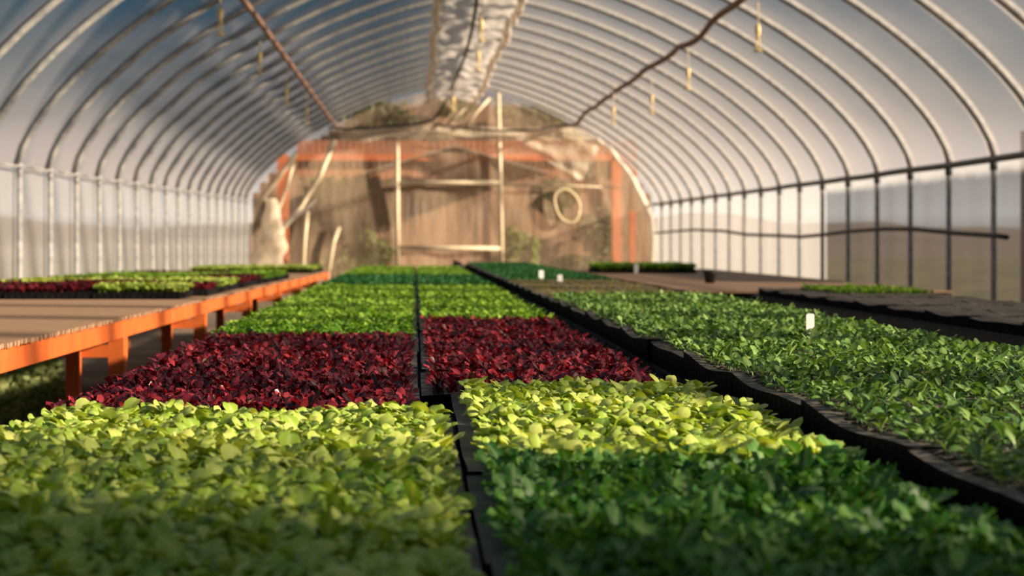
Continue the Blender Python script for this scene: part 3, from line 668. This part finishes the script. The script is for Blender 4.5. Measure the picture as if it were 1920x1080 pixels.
# benches under the beds
def bench(name, x0, x1, y0, y1, z, lab, deck, frame, pitch=.075, slat=.07, rail=.07, legs=None, lip=.012):
    r = empty(name, ((x0+x1)/2, y0, floorz(y0))); o = r.location.copy(); b = MB(o); y = y0
    zf = z if callable(z) else (lambda Y: z)
    while y < y1:
        zz = zf(y); b.box(x0-.01, x1+lip+random.uniform(-lip, lip)*.25, y, y+slat, zz-.014, zz); y += pitch
    b.build('slatted_deck', deck, r)
    for x in (x0, x1-.04):
        b = MB(o); n = 12
        for q in range(n):
            ya, yb = lerp(y0, y1, q/n), lerp(y0, y1, (q+1)/n); za, zb = zf(ya)-.014, zf(yb)-.014
            b.add([(x, ya, za-rail), (x+.04, ya, za-rail), (x+.04, yb, zb-rail), (x, yb, zb-rail), (x, ya, za), (x+.04, ya, za), (x+.04, yb, zb), (x, yb, zb)], [(3, 2, 1, 0), (4, 5, 6, 7), (0, 1, 5, 4), (1, 2, 6, 5), (2, 3, 7, 6), (3, 0, 4, 7)])
        b.build('side_rail', frame, r)
    for Y in legs:
        for x in (x0+.045, x1-.072):
            b = MB(o); b.box(x, x+.067, Y, Y+.085, floorz(Y)-.02, zf(Y)-.015); b.build('leg', frame, r)
        b = MB(o); b.box(x0+.04, x1-.04, Y+.09, Y+.13, zf(Y)-.10, zf(Y)-.016); b.build('cross_rail', frame, r)
    tag(r, lab, 'bench'); return r
bench('plant_bench', -.72, .665, .3, 18.6, HB, 'weathered grey slatted bench under the centre bed', M['deckdark'], M['deckdark'], legs=[.5+2.4*k for k in range(8)])
bench('plant_bench', .70, 1.55, .9, 19.6, ZR-.064, 'weathered grey slatted bench under the cabbage trays on the right', M['deckdark'], M['deckdark'], legs=[1.1+2.4*k for k in range(8)])
# orange bench on the left
def ob(Y): return CZ-lerp(.315, .405, (Y-6.2)/14.6)
r = bench('orange_bench', -3.30, -1.265, 3.4, 20.95, ob, 'long orange bench with a bare lath top down the left side', M['lath'], M['orange'], pitch=.026, slat=.013, rail=.082, lip=.035, legs=[6.2-2.4+2.4*k for k in range(7)]+[20.8])
o = r.location.copy()
for k in range(7):
    Y = 6.35-2.4+2.4*k
    b = MB(o); b.box(-1.60, -1.34, Y+.05, Y+.09, ob(Y)-.20, ob(Y)-.145); b.build('spacer_board', M['orange'], r)
    b = MB(o); b.box(-1.56, -1.50, Y+.0, Y+.048, floorz(Y)-.02, ob(Y)-.145); b.build('leg', M['orange'], r)
# trays on it (canopies measured off the photo, front rows first)
def otray(x, y, kind, w=.5, l=.54, sc=1.0, cells=(13, 14), pos=''):
    tray(w, l, .045, cells, x, y, ob(y+.3)+.047, kind, 'tray of %s seedlings on the orange bench, %s' % (MISC[kind], pos), '%s trays on the orange bench' % MISC[kind], sc=sc, tilt=-.006)
OT = []
for k in range(4): OT.append((-1.86-.51*(k+1), 8.2, 'red', 'front row'))
OT.append((-1.86, 8.2, 'pale', 'nearest the edge in the front row'))
for k in range(4): OT.append((-1.78-.51*k, 8.76, 'red', 'second row'))
OT += [(-1.80, 9.4, 'pale', 'third row by the edge'), (-2.33, 9.32, 'red', 'third row second in'), (-2.85, 9.32, 'pale', 'third row by the wall')]
OT += [(-1.80, 9.97, 'pale', 'fourth row by the edge'), (-2.33, 9.9, 'pale', 'fourth row second in'), (-2.85, 9.9, 'pale', 'fourth row by the wall')]
for j in range(3):
    for k in range(3): OT.append((-1.80-.52*k, 10.55+.56*j, 'red' if (k == 0 or j == 0) else 'mid', ('fifth', 'sixth', 'seventh')[j]+' row '+('by the edge', 'in the middle', 'by the wall')[k]))
for j in range(4):
    for k in range(3): OT.append((-1.78-.52*k, 12.25+.56*j, 'mid' if k < 1 else 'red' if j > 1 else 'mid', 'green block %s, %s' % (('one', 'two', 'three', 'four')[j], ('edge', 'middle', 'wall side')[k])))
for j in range(4):
    for k in range(3): OT.append((-1.80-.52*k, 17.9+.58*j, 'pale' if j < 2 else 'mid', 'far end row %s %s' % (('one', 'two', 'three', 'four')[j], ('by the edge', 'in the middle', 'by the wall')[k])))
for x, y, kd, pos in OT: otray(x, y, kd, sc=1.25, pos=pos)
# right-hand benches
rb = CZ-.36
bench('plant_bench', 2.05, 4.0, 10.6, 19.6, rb, 'bare wooden bench at the far right with a black pot on it', M['lath'], M['deckdark'], pitch=.05, slat=.046, legs=[10.8+2.4*k for k in range(4)])
bench('plant_bench', 2.5, 3.42, 3.5, 10.5, CZ-.385, 'dark bench of empty trays by the right aisle', M['deckdark'], M['darkpipe'], legs=[3.8+2.2*k for k in range(4)], rail=.2)
for k in range(12):
    for c in range(3):
        y = 3.6+.56*k; kd = 'mid' if (k >= 10 and c > 0) else None
        tray(.30, .55, .05, (8, 15), 2.49+.305*c, y, CZ-.385+.052+random.uniform(0, .004), kd, 'black tray %s on the dark right-hand bench, %s column' % ('of sparse green seedlings' if kd else 'of bare brown soil', ('aisle-side', 'middle', 'wall-side')[c]),
             'trays on the dark bench by the right aisle', dust=True, miss=.5, variant=k % 2)
for j in range(2):
    for k in range(4):
        tray(.28, .54, .045, (8, 15), 2.17+.285*k, 16.7+.56*j, rb+.047, 'mid', 'black tray of bright green seedlings at the end of the bare wooden bench, %s row' % ('front', 'rear')[j], 'trays at the end of the bare wooden bench', sc=1.8, variant=0)

# --- build the plants
frame_ok = lambda x, y, z: (-30 < VX+F*x/y < 1950) and (455 < VY+F*(CZ-z-.03)/y < 1115)
NAMES = {'pale': ('lettuce_seedling', 'pale_lettuce', 'pale yellow-green butter lettuce seedling in the near centre bed', 'pale lettuce seedlings of the near centre bed', 'lettuce', 'the other pale lettuce seedlings, massed in the centre bed and on the orange bench'),
         'red': ('red_lettuce_seedling', 'red', 'dark red glossy lettuce seedling in the near rows of the red block', 'red lettuce seedlings in the centre bed', 'lettuce', 'the other dark red lettuce seedlings, massed in the centre bed and on the orange bench'),
         'kale': ('kale_seedling', 'kale', 'curly green kale seedling in the right front corner of the centre bed', 'kale seedlings at the front right of the centre bed', 'kale', 'the other curly kale seedlings behind the first ones in the centre bed'),
         'mid': ('green_lettuce_seedling', 'mid', 'bright green lettuce seedling just behind the red block of the centre bed', 'green lettuce seedlings behind the red block', 'lettuce', 'the other green seedlings, massed down the beds and on the side benches'),
         'brass': ('cabbage_seedling', 'brass', 'small round-leaved cabbage seedling in the near trays of the right bed', 'cabbage seedlings in the right bed', 'cabbage', 'the other cabbage seedlings filling the right bed further back'),
         'dark': ('dark_seedling', 'dark', 'green seedling coloured darker in place of a shade strip across the beds', 'seedlings coloured darker for the shade strip', 'seedling', 'the other shade-toned seedlings toward the back of the centre and right beds'),
         'sprout': ('sprout', 'sprout', 'tiny brownish sprout in the right bed behind the cabbages', 'tiny sprouts in the right bed', 'sprout', 'the other tiny brownish sprouts in the right bed behind the cabbages')}
def merged(name, kind, P, hi, nvar=8):
    P = np.array(P); Vs, Qs, Ls, Rs = [], [], [], []; b = 0; pid = RNG.integers(0, nvar, len(P)); rot = RNG.random(len(P))*2*PI; tlx = RNG.normal(0, .10, len(P)); tly = RNG.normal(0, .10, len(P)); dv = RNG.normal(0, .10, len(P))
    for v in range(nvar):
        V, Q, L_, R = plant(kind, v+1, hi); idx = np.where(pid == v)[0]; n = len(idx)
        if not n: continue
        c, s = np.cos(rot[idx]), np.sin(rot[idx]); sc = P[idx, 3]
        x = (V[None, :, 0]*c[:, None]-V[None, :, 1]*s[:, None]); y = (V[None, :, 0]*s[:, None]+V[None, :, 1]*c[:, None]); z = np.repeat(V[None, :, 2], n, 0)
        x = x+z*tlx[idx][:, None]; y = y+z*tly[idx][:, None]
        W_ = np.stack([x*sc[:, None]+P[idx, 0][:, None], y*sc[:, None]+P[idx, 1][:, None], z*sc[:, None]+P[idx, 2][:, None]], -1)
        Vs.append(W_.reshape(-1, 3)); Qs.append((Q[None]+(np.arange(n)*len(V))[:, None, None]+b).reshape(-1, 4)); b += n*len(V)
        Ls.append((L_[None, :]+dv[idx][:, None]).reshape(-1)); Rs.append(np.tile(R, n))
    me = quadmesh(name, np.concatenate(Vs), np.concatenate(Qs), np.clip(np.concatenate(Ls), 0, 1), np.concatenate(Rs), M[kind]); return link(name, me)
for kind in KINDS:
    P = [p for p in PLACE[kind] if p[1] > .85]
    single = {'pale': lambda p: p[0] > -.8, 'red': lambda p: p[0] > -.8, 'mid': lambda p: -.8 < p[0] < .65, 'brass': lambda p: True, 'kale': lambda p: True, 'sprout': lambda p: True, 'dark': lambda p: True}[kind]
    vis = sorted([i for i, p in enumerate(P) if frame_ok(*p[:3]) and single(p)], key=lambda i: P[i][1])[:300]; vs = set(vis)
    nm, _, lab, grp, cat, stufflab = NAMES[kind]
    protos = []
    for v in range(8):
        V, Q, L_, R = plant(kind, v+40, kind != 'sprout'); protos.append(quadmesh(nm, V, Q, np.clip(L_, 0, 1), R, M[kind]))
    base = link(nm, protos[0]); tag(base, lab, cat, grp)
    for q, i in enumerate(vis):
        p = P[i]; o_ = base if q == 0 else base.copy()
        if q: COL.objects.link(o_)
        o_.data = protos[q % 8]; o_.location = p[:3]; o_.rotation_euler = (random.gauss(0, .08), random.gauss(0, .08), random.uniform(0, 6.28)); o_.scale = (p[3],)*3
    rest = [p for i, p in enumerate(P) if i not in vs]
    far = [p for p in rest]
    if far: tag(merged(nm+'s', kind, far, False), stufflab, {'sprout': 'sprouts', 'seedling': 'seedlings'}.get(cat, cat+' seedlings'), None, 'stuff')
    print('PLANTS', kind, len(P), len(vis))

# ------------------------------------------------------------------ small things
def marker(px, py_top, py_bot, Y, lab, w):
    a = at(px, py_top, Y); zb = at(px, py_bot, Y).z-.03; b = MB((a.x, Y, zb)); h = a.z
    o = (a.x, Y, zb); b = MB(o); t_ = .0012
    prof = [(-w/2+.004, h), (w/2-.004, h), (w/2, h-.004), (w/2, h-.035*w/.02), (w*.22, zb+.015), (0, zb), (-w*.22, zb+.015), (-w/2, h-.035*w/.02), (-w/2, h-.004)]
    n = len(prof); vs = [(a.x+x, Y-t_, z) for x, z in prof]+[(a.x+x, Y+t_, z) for x, z in prof]
    b.add(vs, [tuple(range(n)), tuple(range(2*n-1, n-1, -1))]+[(k, k+n, (k+1) % n+n, (k+1) % n) for k in range(n)])
    ob_ = b.build('plant_label', M['label']); ob_.location = o; ob_.rotation_euler = (0, 0, random.uniform(.0, .25)); tag(ob_, lab, 'plant label')
marker(1519, 588, 632, 4.15, 'white plastic label standing upright in the cabbage trays of the right bed', .026)
marker(1015, 507, 523, 11.0, 'white label in the shade-toned trays of the right bed, the further of two', .036)
marker(1050, 515, 531, 10.2, 'white label in the shade-toned trays of the right bed, the closer of two', .036)
marker(1193, 494, 512, 16.68, 'white label in the bright green tray on the bare wooden bench', .05)
# pot on the bare bench
Y = 12.6; p = at(1331, 0, Y); z = rb; r = empty('plant_pot', (p.x, Y, z)); o = r.location.copy()
b = MB(o); b.lathe((p.x, Y, z), [(0, 0), (.040, 0), (.055, .085), (.060, .088), (.061, .108), (.056, .108), (.053, .09), (.045, .02), (0, .02)], 20); b.build('pot_body', M['pot'], r, True)
b = MB(o); b.lathe((p.x, Y, z), [(.0605, .086), (.064, .087), (.065, .109), (.0605, .110)], 20); b.build('rim', M['pot'], r, True)
tag(r, 'small empty black plastic pot on the bare wooden bench', 'pot')
# dark float at the end of the centre bed
p = at(858, 497, 18.3); z = HB; r = empty('watering_pot', (p.x, 18.3, z)); o = r.location.copy()
b = MB(o); b.lathe((p.x, 18.3, z), [(0, 0), (.11, 0), (.13, .03), (.13, .07), (.07, .09), (.05, .10), (.05, .14), (0, .15)], 16); b.build('pot_body', M['pot'], r, True)
b = MB(o); b.lathe((p.x, 18.3, z), [(.05, .12), (.075, .125), (.075, .145), (0, .15)], 16); b.build('lid', M['rust'], r, True)
tag(r, 'small dark lidded pot at the far end of the centre bed', 'pot')
